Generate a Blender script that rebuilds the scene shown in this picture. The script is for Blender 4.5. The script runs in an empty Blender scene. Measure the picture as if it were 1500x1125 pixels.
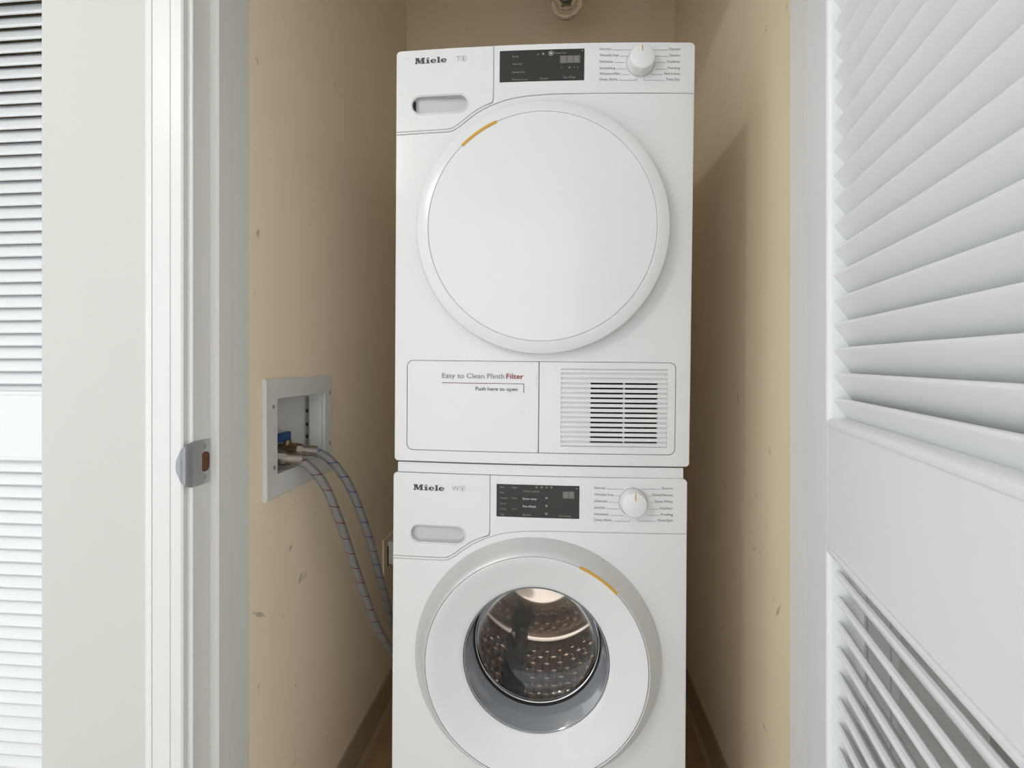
import bpy, bmesh, math, random
from mathutils import Vector, Matrix

random.seed(7)
SC = bpy.context.scene
COL = SC.collection

# ------------------------------------------------------------------ camera, world, exposure
cam = bpy.data.objects.new('camera', bpy.data.cameras.new('camera'))
COL.objects.link(cam)
cam.data.sensor_width = 36
cam.data.lens = 740 / 1500 * 36
cam.data.shift_y = -32.5 / 1500
cam.data.clip_start = 0.02
cam.location = (0, 0, 1.075)
cam.rotation_euler = (math.radians(90), 0, math.radians(5.3))
SC.camera = cam

world = bpy.data.worlds.new('world')
SC.world = world
world.use_nodes = True
world.node_tree.nodes['Background'].inputs[0].default_value = (0.90, 0.955, 1.0, 1)
world.node_tree.nodes['Background'].inputs[1].default_value = 1.0
BULB_STRENGTH = 150.0
SC.view_settings.view_transform = 'Standard'
SC.view_settings.look = 'None'
SC.view_settings.gamma = 1
SC.view_settings.use_curve_mapping = False
SC.view_settings.exposure = 0.92

FLOOR = -0.09
CEIL = 2.46


# ------------------------------------------------------------------ materials
def srgb(r, g, b):
    f = lambda c: (c / 255 / 12.92) if c / 255 <= 0.04045 else ((c / 255 + 0.055) / 1.055) ** 2.4
    return (f(r), f(g), f(b), 1)


def mat(name, col, rough=0.5, metal=0.0, coat=0.0, noise=0.0, nscale=6.0, bump=0.0, bscale=60.0, spec=None):
    m = bpy.data.materials.new(name)
    m.use_nodes = True
    nt = m.node_tree
    p = nt.nodes['Principled BSDF']
    p.inputs['Base Color'].default_value = col
    p.inputs['Roughness'].default_value = rough
    p.inputs['Metallic'].default_value = metal
    if spec is not None:
        p.inputs['Specular IOR Level'].default_value = spec
    if coat:
        p.inputs['Coat Weight'].default_value = coat
        p.inputs['Coat Roughness'].default_value = 0.06
    if noise or bump:
        tc = nt.nodes.new('ShaderNodeTexCoord')
    if noise:
        n = nt.nodes.new('ShaderNodeTexNoise')
        n.inputs['Scale'].default_value = nscale
        n.inputs['Detail'].default_value = 5
        nt.links.new(tc.outputs['Object'], n.inputs['Vector'])
        mx = nt.nodes.new('ShaderNodeMix')
        mx.data_type = 'RGBA'
        mx.inputs[6].default_value = col
        mx.inputs[7].default_value = (col[0] * (1 - noise), col[1] * (1 - noise), col[2] * (1 - noise), 1)
        nt.links.new(n.outputs['Fac'], mx.inputs[0])
        nt.links.new(mx.outputs[2], p.inputs['Base Color'])
    if bump:
        n2 = nt.nodes.new('ShaderNodeTexNoise')
        n2.inputs['Scale'].default_value = bscale
        n2.inputs['Detail'].default_value = 3
        nt.links.new(tc.outputs['Object'], n2.inputs['Vector'])
        b = nt.nodes.new('ShaderNodeBump')
        b.inputs['Strength'].default_value = bump
        b.inputs['Distance'].default_value = 0.002
        nt.links.new(n2.outputs['Fac'], b.inputs['Height'])
        nt.links.new(b.outputs['Normal'], p.inputs['Normal'])
    return m


def scuffed_wall(name, col, marks=()):
    """flat paint with sparse grey scuffs and hairline scratches"""
    m = mat(name, col, 0.75, bump=0.12, bscale=90)
    nt = m.node_tree
    p = nt.nodes['Principled BSDF']
    tc = nt.nodes.new('ShaderNodeTexCoord')
    mp = nt.nodes.new('ShaderNodeMapping')
    mp.inputs['Rotation'].default_value = (0.7, 0.2, 0.3)
    mp.inputs['Scale'].default_value = (1, 5, 2.2)
    nt.links.new(tc.outputs['Object'], mp.inputs['Vector'])
    n = nt.nodes.new('ShaderNodeTexNoise')
    n.inputs['Scale'].default_value = 9
    n.inputs['Detail'].default_value = 6
    n.inputs['Roughness'].default_value = 0.62
    nt.links.new(mp.outputs['Vector'], n.inputs['Vector'])
    r = nt.nodes.new('ShaderNodeValToRGB')
    r.color_ramp.elements[0].position = 0.67
    r.color_ramp.elements[0].color = (0, 0, 0, 1)
    r.color_ramp.elements[1].position = 0.76
    r.color_ramp.elements[1].color = (0.55, 0.55, 0.55, 1)
    nt.links.new(n.outputs['Fac'], r.inputs['Fac'])
    n3 = nt.nodes.new('ShaderNodeTexNoise')
    n3.inputs['Scale'].default_value = 1.7
    n3.inputs['Detail'].default_value = 4
    nt.links.new(tc.outputs['Object'], n3.inputs['Vector'])
    mx0 = nt.nodes.new('ShaderNodeMix')
    mx0.data_type = 'RGBA'
    mx0.inputs[6].default_value = col
    mx0.inputs[7].default_value = (col[0] * 0.93, col[1] * 0.915, col[2] * 0.9, 1)
    nt.links.new(n3.outputs['Fac'], mx0.inputs[0])
    mx = nt.nodes.new('ShaderNodeMix')
    mx.data_type = 'RGBA'
    nt.links.new(mx0.outputs[2], mx.inputs[6])
    mx.inputs[7].default_value = srgb(112, 98, 84)
    nt.links.new(r.outputs['Color'], mx.inputs[0])
    last = mx.outputs[2]
    geo = nt.nodes.new('ShaderNodeNewGeometry')
    nf = nt.nodes.new('ShaderNodeTexNoise')
    nf.inputs['Scale'].default_value = 55
    nf.inputs['Detail'].default_value = 4
    nt.links.new(tc.outputs['Object'], nf.inputs['Vector'])
    for (c, rad, tilt, stretch) in marks:
        mm = nt.nodes.new('ShaderNodeMapping')
        mm.vector_type = 'TEXTURE'
        mm.inputs['Location'].default_value = c
        mm.inputs['Rotation'].default_value = (tilt, 0, 0)
        mm.inputs['Scale'].default_value = (1, rad * stretch, rad)
        nt.links.new(geo.outputs['Position'], mm.inputs['Vector'])
        ln = nt.nodes.new('ShaderNodeVectorMath')
        ln.operation = 'LENGTH'
        nt.links.new(mm.outputs['Vector'], ln.inputs[0])
        mr = nt.nodes.new('ShaderNodeMapRange')
        mr.inputs['From Min'].default_value = 1.0
        mr.inputs['From Max'].default_value = 0.0
        nt.links.new(ln.outputs['Value'], mr.inputs['Value'])
        ad = nt.nodes.new('ShaderNodeMath')
        ad.operation = 'MULTIPLY'
        nt.links.new(mr.outputs[0], ad.inputs[0])
        nt.links.new(nf.outputs['Fac'], ad.inputs[1])
        rp = nt.nodes.new('ShaderNodeMapRange')
        rp.inputs['From Min'].default_value = 0.30
        rp.inputs['From Max'].default_value = 0.42
        rp.inputs['To Max'].default_value = 0.45
        nt.links.new(ad.outputs[0], rp.inputs['Value'])
        m2 = nt.nodes.new('ShaderNodeMix')
        m2.data_type = 'RGBA'
        nt.links.new(rp.outputs[0], m2.inputs[0])
        nt.links.new(last, m2.inputs[6])
        m2.inputs[7].default_value = srgb(120, 106, 92)
        last = m2.outputs[2]
    nt.links.new(last, p.inputs['Base Color'])
    return m


def glass_mat(name, tint=(1, 1, 1, 1), refl=1.0, rough=0.02):
    m = bpy.data.materials.new(name)
    m.use_nodes = True
    nt = m.node_tree
    nt.nodes.remove(nt.nodes['Principled BSDF'])
    t = nt.nodes.new('ShaderNodeBsdfTransparent')
    t.inputs[0].default_value = tint
    g = nt.nodes.new('ShaderNodeBsdfGlossy')
    g.inputs['Roughness'].default_value = rough
    f = nt.nodes.new('ShaderNodeFresnel')
    f.inputs[0].default_value = 1.5
    mu = nt.nodes.new('ShaderNodeMath')
    mu.operation = 'MULTIPLY'
    mu.use_clamp = True
    mu.inputs[1].default_value = refl
    nt.links.new(f.outputs[0], mu.inputs[0])
    mx = nt.nodes.new('ShaderNodeMixShader')
    nt.links.new(mu.outputs[0], mx.inputs[0])
    nt.links.new(t.outputs[0], mx.inputs[1])
    nt.links.new(g.outputs[0], mx.inputs[2])
    nt.links.new(mx.outputs[0], nt.nodes['Material Output'].inputs['Surface'])
    return m


def emit_mat(name, col, s):
    m = bpy.data.materials.new(name)
    m.use_nodes = True
    p = m.node_tree.nodes['Principled BSDF']
    p.inputs['Base Color'].default_value = (0.9, 0.9, 0.9, 1)
    p.inputs['Emission Color'].default_value = col
    p.inputs['Emission Strength'].default_value = s
    return m


def hose_mat(name, flek):
    """steel braid with a coloured tracer thread spiralling along the hose (UV: x = metres along, y = turns)"""
    m = mat(name, srgb(150, 148, 146), 0.42, 0.55)
    nt = m.node_tree
    p = nt.nodes['Principled BSDF']
    uv = nt.nodes.new('ShaderNodeUVMap')
    sp = nt.nodes.new('ShaderNodeSeparateXYZ')
    nt.links.new(uv.outputs[0], sp.inputs[0])

    def math_(op, a, b=None):
        n = nt.nodes.new('ShaderNodeMath')
        n.operation = op
        for i, x in enumerate((a, b)):
            if x is None:
                continue
            if isinstance(x, (int, float)):
                n.inputs[i].default_value = x
            else:
                nt.links.new(x, n.inputs[i])
        return n.outputs[0]
    U = math_('MULTIPLY', sp.outputs[0], 22.0)
    thread = math_('LESS_THAN', math_('FRACT', math_('ADD', U, sp.outputs[1])), 0.06)
    a = math_('SINE', math_('MULTIPLY', math_('ADD', math_('MULTIPLY', sp.outputs[0], 260), math_('MULTIPLY', sp.outputs[1], 14)), 6.2832))
    b = math_('SINE', math_('MULTIPLY', math_('SUBTRACT', math_('MULTIPLY', sp.outputs[0], 260), math_('MULTIPLY', sp.outputs[1], 14)), 6.2832))
    weave = math_('MULTIPLY', a, b)
    w2 = math_('ADD', math_('MULTIPLY', weave, 0.25), 0.6)
    mx0 = nt.nodes.new('ShaderNodeMix')
    mx0.data_type = 'RGBA'
    mx0.inputs[6].default_value = srgb(104, 102, 101)
    mx0.inputs[7].default_value = srgb(176, 174, 173)
    nt.links.new(w2, mx0.inputs[0])
    mx = nt.nodes.new('ShaderNodeMix')
    mx.data_type = 'RGBA'
    nt.links.new(thread, mx.inputs[0])
    nt.links.new(mx0.outputs[2], mx.inputs[6])
    mx.inputs[7].default_value = flek
    nt.links.new(mx.outputs[2], p.inputs['Base Color'])
    bp = nt.nodes.new('ShaderNodeBump')
    bp.inputs['Strength'].default_value = 0.5
    bp.inputs['Distance'].default_value = 0.001
    nt.links.new(weave, bp.inputs['Height'])
    nt.links.new(bp.outputs['Normal'], p.inputs['Normal'])
    return m


M = dict(
    hall=mat('hall wall paint', srgb(198, 196, 190), 0.7, noise=0.03, nscale=3, bump=0.15, bscale=70),
    closet=scuffed_wall('cream closet paint', srgb(250, 232, 203), [
        ((-0.575, 1.085, 0.588), 0.030, 0.3, 1.6), ((-0.575, 1.040, 0.675), 0.016, 0.9, 1.4), ((-0.575, 0.925, 0.588), 0.010, -0.6, 7.0), ((-0.575, 1.06, 0.366), 0.012, 0.2, 1.0),
        ((0.438, 1.058, 0.575), 0.012, -0.9, 4.2), ((0.438, 1.125, 0.294), 0.007, 0.2, 5.0), ((0.438, 1.185, 0.655), 0.008, 0.1, 4.0), ((0.438, 1.40, 0.36), 0.016, 1.2, 1.2)]),
    trim=mat('white semi gloss trim paint', srgb(216, 215, 212), 0.32, noise=0.02, nscale=4),
    jamb=mat('white jamb paint', srgb(226, 223, 218), 0.35, noise=0.03, nscale=5),
    door=mat('white louvre door paint', srgb(226, 227, 228), 0.38, bump=0.05, bscale=40),
    base=mat('grey beige vinyl base', srgb(176, 158, 128), 0.5, noise=0.08),
    ceiling=mat('ceiling paint', srgb(238, 236, 230), 0.8),
    floor=mat('brown mottled vinyl floor', srgb(186, 148, 108), 0.45, noise=0.35, nscale=14),
    hallfloor=mat('pale hall floor', srgb(205, 200, 192), 0.5, noise=0.06),
    white=mat('white enamel', srgb(224, 223, 222), 0.22, coat=0.35),
    whiteplastic=mat('white moulded plastic', srgb(224, 223, 222), 0.25, coat=0.2),
    slot=mat('light grey handle recess', srgb(196, 196, 196), 0.4),
    silver=mat('satin silver ring', srgb(214, 214, 214), 0.34, 0.35),
    lipgrey=mat('grey translucent rim plastic', srgb(140, 143, 149), 0.12, coat=0.5),
    gasket=mat('grey rubber gasket', srgb(120, 122, 126), 0.5),
    steel=mat('polished drum steel', srgb(222, 202, 184), 0.15, 0.92),
    ribsteel=mat('dark drum lifter', srgb(34, 31, 30), 0.2, 0.2),
    gold=mat('amber handle strip', srgb(205, 152, 48), 0.35),
    display=mat('black glass display', srgb(28, 24, 21), 0.06, coat=0.3),
    dtext=mat('dim display print', srgb(138, 132, 126), 0.5),
    dtextlit=mat('bright display print', srgb(215, 215, 212), 0.5),
    digit=mat('grey digit field', srgb(104, 99, 94), 0.5),
    ink=mat('dark grey print', srgb(70, 66, 66), 0.5),
    inklight=mat('light grey print', srgb(166, 166, 166), 0.5),
    inkmid=mat('mid grey print', srgb(128, 126, 126), 0.5),
    red=mat('brick red print', srgb(150, 48, 44), 0.5),
    redink=mat('dark red print', srgb(120, 60, 58), 0.5),
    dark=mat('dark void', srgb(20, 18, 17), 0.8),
    metal=mat('brushed nickel', srgb(190, 190, 192), 0.32, 0.9),
    nickel=mat('nickel fitting', srgb(150, 140, 131), 0.28, 0.95),
    brass=mat('dull brass valve', srgb(150, 128, 100), 0.35, 0.85),
    clip=mat('grey brown strip', srgb(140, 130, 122), 0.6),
    screw=mat('steel screw', srgb(170, 165, 158), 0.35, 0.8),
    wood=mat('raw brown wood', srgb(108, 62, 36), 0.7, noise=0.4, nscale=60),
    blue=mat('blue valve lever', srgb(24, 74, 128), 0.4),
    redlever=mat('red valve lever', srgb(150, 30, 30), 0.4),
    boxplastic=mat('white outlet box plastic', srgb(220, 217, 213), 0.45),
    hose_red=hose_mat('braided hose with red thread', srgb(120, 34, 34)),
    hose_blue=hose_mat('braided hose with blue thread', srgb(58, 74, 140)),
    drain=mat('grey corrugated drain hose', srgb(150, 148, 148), 0.5),
    glass=glass_mat('door glass', (0.97, 0.97, 0.97, 1), 1.3),
    jarglass=None,
    bulb=emit_mat('lit globe bulb', (1.0, 0.985, 0.96, 1), BULB_STRENGTH),
    chrome=mat('chrome', srgb(200, 198, 195), 0.12, 1.0),
)
jg = bpy.data.materials.new('clear jar glass')
jg.use_nodes = True
jp = jg.node_tree.nodes['Principled BSDF']
jp.inputs['Base Color'].default_value = (1, 0.99, 0.97, 1)
jp.inputs['Roughness'].default_value = 0.03
jp.inputs['Transmission Weight'].default_value = 1.0
jp.inputs['IOR'].default_value = 1.47
M['jarglass'] = jg


# ------------------------------------------------------------------ helpers
def obj(name, bm, m, parent=None, smooth=None, recalc=True):
    if recalc:
        bmesh.ops.recalc_face_normals(bm, faces=bm.faces)
    me = bpy.data.meshes.new(name)
    bm.to_mesh(me)
    bm.free()
    return obj_me(name, me, m, parent, smooth)


def obj_me(name, me, m, parent=None, smooth=None):
    me.materials.clear()
    me.materials.append(M[m] if isinstance(m, str) else m)
    if smooth is not None:
        for p in me.polygons:
            p.use_smooth = True
        me.set_sharp_from_angle(angle=math.radians(smooth))
    o = bpy.data.objects.new(name, me)
    COL.objects.link(o)
    if parent:
        o.parent = parent
    return o


def tag(o, label=None, cat=None, group=None, kind=None):
    if label: o['label'] = label
    if cat: o['category'] = cat
    if group: o['group'] = group
    if kind: o['kind'] = kind
    return o


def thing(name, label, cat, loc=(0, 0, 0), rot=(0, 0, 0), kind=None, group=None):
    o = bpy.data.objects.new(name, None)
    o.empty_display_size = 0.05
    COL.objects.link(o)
    o.location = loc
    o.rotation_euler = rot
    return tag(o, label, cat, group, kind)


def box(bm, x0, x1, y0, y1, z0, z1, bev=0.0):
    vs = [bm.verts.new((x, y, z)) for x in (x0, x1) for y in (y0, y1) for z in (z0, z1)]
    fs = [(0, 1, 3, 2), (4, 6, 7, 5), (0, 4, 5, 1), (2, 3, 7, 6), (0, 2, 6, 4), (1, 5, 7, 3)]
    faces = [bm.faces.new([vs[i] for i in f]) for f in fs]
    if bev:
        es = list({e for f in faces for e in f.edges})
        bmesh.ops.bevel(bm, geom=es, offset=bev, segments=2, affect='EDGES', profile=0.5)
    return bm


def bx(*a, **k):
    return box(bmesh.new(), *a, **k)


def prism(bm, pts, axis, a, b):
    """extrude a 2-D outline along an axis ('x','y','z') from a to b"""
    def P(p, t):
        return {'x': (t, p[0], p[1]), 'y': (p[0], t, p[1]), 'z': (p[0], p[1], t)}[axis]
    v0 = [bm.verts.new(P(p, a)) for p in pts]
    v1 = [bm.verts.new(P(p, b)) for p in pts]
    n = len(pts)
    bm.faces.new(v0)
    bm.faces.new(v1[::-1])
    for i in range(n):
        bm.faces.new([v0[i], v1[i], v1[(i + 1) % n], v0[(i + 1) % n]])
    return bm


def lathe(bm, prof, seg=96, cx=0.0, cz=0.0, a0=0.0, a1=None, closed_ends=True):
    """revolve (r, y) profile about the y axis through (cx, cz)"""
    full = a1 is None
    n = seg if full else seg + 1
    rings = []
    for r, y in prof:
        if r < 1e-6:
            rings.append([bm.verts.new((cx, y, cz))])
            continue
        ring = []
        for i in range(n):
            a = a0 + (2 * math.pi * i / seg if full else (a1 - a0) * i / seg)
            ring.append(bm.verts.new((cx + r * math.cos(a), y, cz + r * math.sin(a))))
        rings.append(ring)
    for A, B in zip(rings, rings[1:]):
        m = n if full else n - 1
        for i in range(m):
            j = (i + 1) % n
            if len(A) == 1 and len(B) == 1:
                continue
            if len(A) == 1:
                bm.faces.new([A[0], B[i], B[j]])
            elif len(B) == 1:
                bm.faces.new([A[i], A[j], B[0]])
            else:
                bm.faces.new([A[i], A[j], B[j], B[i]])
    return bm


def zlathe(bm, prof, seg=32, cx=0, cy=0):
    rings = []
    for r, z in prof:
        if r < 1e-6:
            rings.append([bm.verts.new((cx, cy, z))])
        else:
            rings.append([bm.verts.new((cx + r * math.cos(2 * math.pi * i / seg), cy + r * math.sin(2 * math.pi * i / seg), z)) for i in range(seg)])
    for A, B in zip(rings, rings[1:]):
        for i in range(seg):
            j = (i + 1) % seg
            if len(A) == 1 and len(B) == 1:
                continue
            if len(A) == 1:
                bm.faces.new([A[0], B[i], B[j]])
            elif len(B) == 1:
                bm.faces.new([A[i], A[j], B[0]])
            else:
                bm.faces.new([A[i], A[j], B[j], B[i]])
    return bm


def catmull(pts, n=14):
    pts = [Vector(p) for p in pts]
    P = [2 * pts[0] - pts[1]] + pts + [2 * pts[-1] - pts[-2]]
    out = []
    for i in range(1, len(P) - 2):
        p0, p1, p2, p3 = P[i - 1:i + 3]
        for k in range(n):
            t = k / n
            out.append(0.5 * ((2 * p1) + (-p0 + p2) * t + (2 * p0 - 5 * p1 + 4 * p2 - p3) * t * t + (-p0 + 3 * p1 - 3 * p2 + p3) * t ** 3))
    out.append(pts[-1])
    return out


def tube(bm, path, r, seg=16, uvname='UVMap', rfun=None):
    uvl = bm.loops.layers.uv.new(uvname)
    path = [Vector(p) for p in path]
    rings = []
    up = Vector((0, 0, 1))
    L = [0.0]
    for a, b in zip(path, path[1:]):
        L.append(L[-1] + (b - a).length)
    prevn = None
    for i, p in enumerate(path):
        t = (path[min(i + 1, len(path) - 1)] - path[max(i - 1, 0)]).normalized()
        if prevn is None:
            nrm = t.cross(up if abs(t.z) < 0.9 else Vector((1, 0, 0))).normalized()
        else:
            nrm = (prevn - t * prevn.dot(t)).normalized()
        prevn = nrm
        bn = t.cross(nrm)
        rr = rfun(L[i]) if rfun else r
        rings.append([bm.verts.new(p + rr * (math.cos(2 * math.pi * k / seg) * nrm + math.sin(2 * math.pi * k / seg) * bn)) for k in range(seg)])
    for i in range(len(rings) - 1):
        for k in range(seg):
            f = bm.faces.new([rings[i][k], rings[i][(k + 1) % seg], rings[i + 1][(k + 1) % seg], rings[i + 1][k]])
            us = [(L[i], k / seg), (L[i], (k + 1) / seg), (L[i + 1], (k + 1) / seg), (L[i + 1], k / seg)]
            for lp, u in zip(f.loops, us):
                lp[uvl].uv = u
    bm.faces.new(rings[0][::-1])
    bm.faces.new(rings[-1])
    return bm


def boolean(me, cutter_bm, solver='EXACT'):
    """difference of a mesh and a cutter, returned as a new mesh"""
    bmesh.ops.recalc_face_normals(cutter_bm, faces=cutter_bm.faces)
    cm = bpy.data.meshes.new('cutter')
    cutter_bm.to_mesh(cm)
    cutter_bm.free()
    a = bpy.data.objects.new('tmp_a', me)
    c = bpy.data.objects.new('tmp_c', cm)
    COL.objects.link(a)
    COL.objects.link(c)
    md = a.modifiers.new('b', 'BOOLEAN')
    md.operation = 'DIFFERENCE'
    md.object = c
    md.solver = solver
    dg = bpy.context.evaluated_depsgraph_get()
    dg.update()
    out = bpy.data.meshes.new_from_object(a.evaluated_get(dg))
    bpy.data.objects.remove(a)
    bpy.data.objects.remove(c)
    return out


def rrect(x0, x1, z0, z1, r, seg=6, corners=(1, 1, 1, 1)):
    """rounded rectangle outline, corners order: BL, BR, TR, TL"""
    out = []
    for (cx, cz, a0, on) in ((x0, z0, 180, corners[0]), (x1, z0, 270, corners[1]), (x1, z1, 0, corners[2]), (x0, z1, 90, corners[3])):
        if not on or r <= 0:
            out.append((cx, cz))
            continue
        ox = cx + r if cx == x0 else cx - r
        oz = cz + r if cz == z0 else cz - r
        for k in range(seg + 1):
            a = math.radians(a0 + 90 * k / seg)
            out.append((ox + r * math.cos(a), oz + r * math.sin(a)))
    return out


def stadium(x0, x1, z0, z1, seg=14):
    return rrect(x0, x1, z0, z1, (z1 - z0) / 2 - 1e-5, seg)


# machine fronts bow out slightly
def sag(u):
    return 0.011 * (1 - (u / 0.298) ** 2)


def bow(me):
    bm = bmesh.new()
    bm.from_mesh(me)
    x = -0.29
    while x < 0.295:
        g = list(bm.verts) + list(bm.edges) + list(bm.faces)
        bmesh.ops.bisect_plane(bm, geom=g, plane_co=(x, 0, 0), plane_no=(1, 0, 0), dist=1e-6)
        x += 0.02
    for v in bm.verts:
        v.co.y -= sag(v.co.x)
    bm.to_mesh(me)
    bm.free()
    return me


def plate(name, outline, thick, m, parent, bev=0.0012, y=0.0, cutters=(), smooth=22, bowed=True):
    """slab with a chamfered front edge, front face at y"""
    bm = bmesh.new()
    f = bm.faces.new([bm.verts.new((p[0], y, p[1])) for p in outline])
    if f.normal.y > 0 or True:
        f.normal_update()
        if f.normal.y > 0:
            f.normal_flip()
    outer = list(f.verts)
    bmesh.ops.inset_region(bm, faces=[f], thickness=bev, use_even_offset=True, use_boundary=True)
    for v in outer:
        v.co.y += bev
    oe = [e for e in bm.edges if e.is_boundary]
    r = bmesh.ops.extrude_edge_only(bm, edges=oe)
    nv = [g for g in r['geom'] if isinstance(g, bmesh.types.BMVert)]
    for v in nv:
        v.co.y = y + thick
    be = [e for e in bm.edges if e.is_boundary]
    bmesh.ops.contextual_create(bm, geom=be)
    bmesh.ops.recalc_face_normals(bm, faces=bm.faces)
    me = bpy.data.meshes.new(name)
    bm.to_mesh(me)
    bm.free()
    for c in cutters:
        me = boolean(me, c)
    if bowed:
        bow(me)
    return obj_me(name, me, m, parent, smooth)


_font_cache = {}


def text_bm(s, bold=0.0):
    key = (s, bold)
    if key not in _font_cache:
        cu = bpy.data.curves.new('t', 'FONT')
        cu.body = s
        cu.offset = bold
        cu.resolution_u = 3
        o = bpy.data.objects.new('t', cu)
        COL.objects.link(o)
        dg = bpy.context.evaluated_depsgraph_get()
        dg.update()
        me = bpy.data.meshes.new_from_object(o.evaluated_get(dg))
        bpy.data.objects.remove(o)
        _font_cache[key] = me
    bm = bmesh.new()
    bm.from_mesh(_font_cache[key])
    return bm


def put_text(bm, s, x, z, cap, x1=None, align='L', bold=0.0, y=-0.0005, bowed=True):
    """flat print on a machine front; baseline at z, cap height cap; x1 squeezes the width"""
    t = text_bm(s, bold)
    xs = [v.co.x for v in t.verts]
    k = cap / 0.69
    w = (max(xs) - min(xs))
    kx = k if x1 is None else (x1 - x) / w
    x0 = x if align == 'L' else x - w * kx
    vm = {}
    for v in t.verts:
        X = x0 + (v.co.x - min(xs)) * kx
        Z = z + v.co.y * k
        vm[v] = bm.verts.new((X, y - (sag(X) if bowed else 0), Z))
    for f in t.faces:
        bm.faces.new([vm[v] for v in f.verts])
    t.free()
    return (x0, x0 + w * kx)


def flat(bm, pts, y=-0.0005, bowed=True):
    bm.faces.new([bm.verts.new((p[0], y - (sag(p[0]) if bowed else 0), p[1])) for p in pts])


def line(bm, a, b, w, y=-0.0005):
    a = Vector(a); b = Vector(b)
    d = (b - a).normalized()
    n = Vector((-d.y, d.x)) * w / 2
    steps = max(1, int((b - a).length / 0.02))
    for k in range(steps):
        p = a + (b - a) * k / steps
        q = a + (b - a) * (k + 1) / steps
        flat(bm, [p + n, q + n, q - n, p - n], y)


def ring_flat(bm, c, r0, r1, a0=0, a1=360, seg=28, y=-0.0005, sx=1.0):
    for k in range(seg):
        A = math.radians(a0 + (a1 - a0) * k / seg)
        B = math.radians(a0 + (a1 - a0) * (k + 1) / seg)
        flat(bm, [(c[0] + sx * r0 * math.cos(A), c[1] + r0 * math.sin(A)), (c[0] + sx * r1 * math.cos(A), c[1] + r1 * math.sin(A)),
                  (c[0] + sx * r1 * math.cos(B), c[1] + r1 * math.sin(B)), (c[0] + sx * r0 * math.cos(B), c[1] + r0 * math.sin(B))], y)


def solid_print(name, bm, m, parent):
    return obj(name, bm, m, parent, recalc=False)


# ------------------------------------------------------------------ the setting
XL, XR = -0.575, 0.438          # closet side walls
YJ = 0.765                      # hall face of the closet wall
JE = 0.8925                     # closet end of the jamb


def struct(name, bm, m, parent=None):
    o = obj(name, bm, m, parent)
    o['kind'] = 'structure'
    return o


struct('floor', bx(-3.2, 1.7, 0.83, 2.1, FLOOR - 0.05, FLOOR), 'floor')
struct('floor_hall', bx(-3.2, 1.7, -3.2, 0.83, FLOOR - 0.05, FLOOR), 'hallfloor')
struct('wall_hall_right', bx(0.60, 0.68, -0.7, YJ, FLOOR, CEIL), 'hall')  # wall added close behind the open door to darken its louvre gaps
struct('ceiling', bx(-3.2, 1.7, -3.2, 2.1, CEIL, CEIL + 0.05), 'ceiling')
# closet interior
bm = bmesh.new()
prism(bm, [(XL - 0.12, 1.86), (XR + 0.12, 1.97), (XR + 0.12, 2.1), (XL - 0.12, 2.1)], 'z', FLOOR, CEIL)
struct('wall_back', bm, 'closet')
# left closet wall with the hole for the recessed supply box
me = bpy.data.meshes.new('wall_left')
b_ = bx(XL - 0.14, XL, 0.8927, 1.99, FLOOR, CEIL)
bmesh.ops.recalc_face_normals(b_, faces=b_.faces)
b_.to_mesh(me); b_.free()
me = boolean(me, bx(XL - 0.105, XL + 0.05, 0.975, 1.20, 0.835, 1.007))
wl = obj_me('wall_left', me, 'closet'); wl['kind'] = 'structure'
struct('wall_right', bx(XR, XR + 0.1, 0.88, 2.05, FLOOR, CEIL), 'closet')
# hall wall: pier to the left of the doorway, pier to the right, header above
bm = bmesh.new()
box(bm, -0.857, -0.6042, YJ, 0.905, FLOOR, CEIL)
box(bm, -0.857, XL - 0.14, 0.905, 1.30, FLOOR, CEIL)
struct('wall_front_left', bm, 'hall')
struct('wall_front_right', bx(0.4176, 1.6, YJ, 0.88, FLOOR, CEIL), 'hall')
struct('wall_front_header', bx(-0.6042, 0.4176, YJ, 0.8925, 2.11, CEIL), 'hall')
# recess to the left with a second louvre door
bm = bmesh.new()
box(bm, -1.12, -0.857, 1.115, 1.25, FLOOR, CEIL)
box(bm, -2.02, -1.12, 1.115, 1.25, 2.085, CEIL)
box(bm, -3.1, -2.02, 1.115, 1.25, FLOOR, CEIL)
box(bm, -3.1, -0.857, YJ, 0.905, 2.0, CEIL)  # unseen header, added to shade the upper slats of the recess door
box(bm, -2.35, -2.15, YJ, 1.115, FLOOR, 2.0)  # unseen side wall, added to cut the light reaching the recess
struct('wall_recess', bm, 'hall')
bm = bmesh.new()
box(bm, -2.3, -0.715, 1.75, 1.80, FLOOR, CEIL)
box(bm, -2.3, -2.25, 1.25, 1.75, FLOOR, CEIL)
box(bm, -0.80, -0.715, 1.30, 1.75, FLOOR, CEIL)
struct('wall_recess_back', bm, 'closet')


def baseboard(name, pts, x, s, m='base'):
    # vinyl cove base: thin sheet with a toe at the floor
    prof = [(0, FLOOR), (0.014, FLOOR), (0.012, FLOOR + 0.006), (0.005, FLOOR + 0.016), (0.004, FLOOR + 0.108), (0.0, FLOOR + 0.112)]
    b = bmesh.new()
    prism(b, [(x + s * p[0], p[1]) for p in prof], 'y', pts[0], pts[1])
    return struct(name, b, m)


baseboard('baseboard_left', (0.905, 1.89), XL, 1)
baseboard('baseboard_right', (0.9, 1.95), XR, -1)

# door frame: casing, jamb legs with stop, head
tf = tag(thing('trim_1', None, None), kind='structure')
tf['label'] = 'white painted door casing and jamb around the laundry closet opening'


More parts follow.
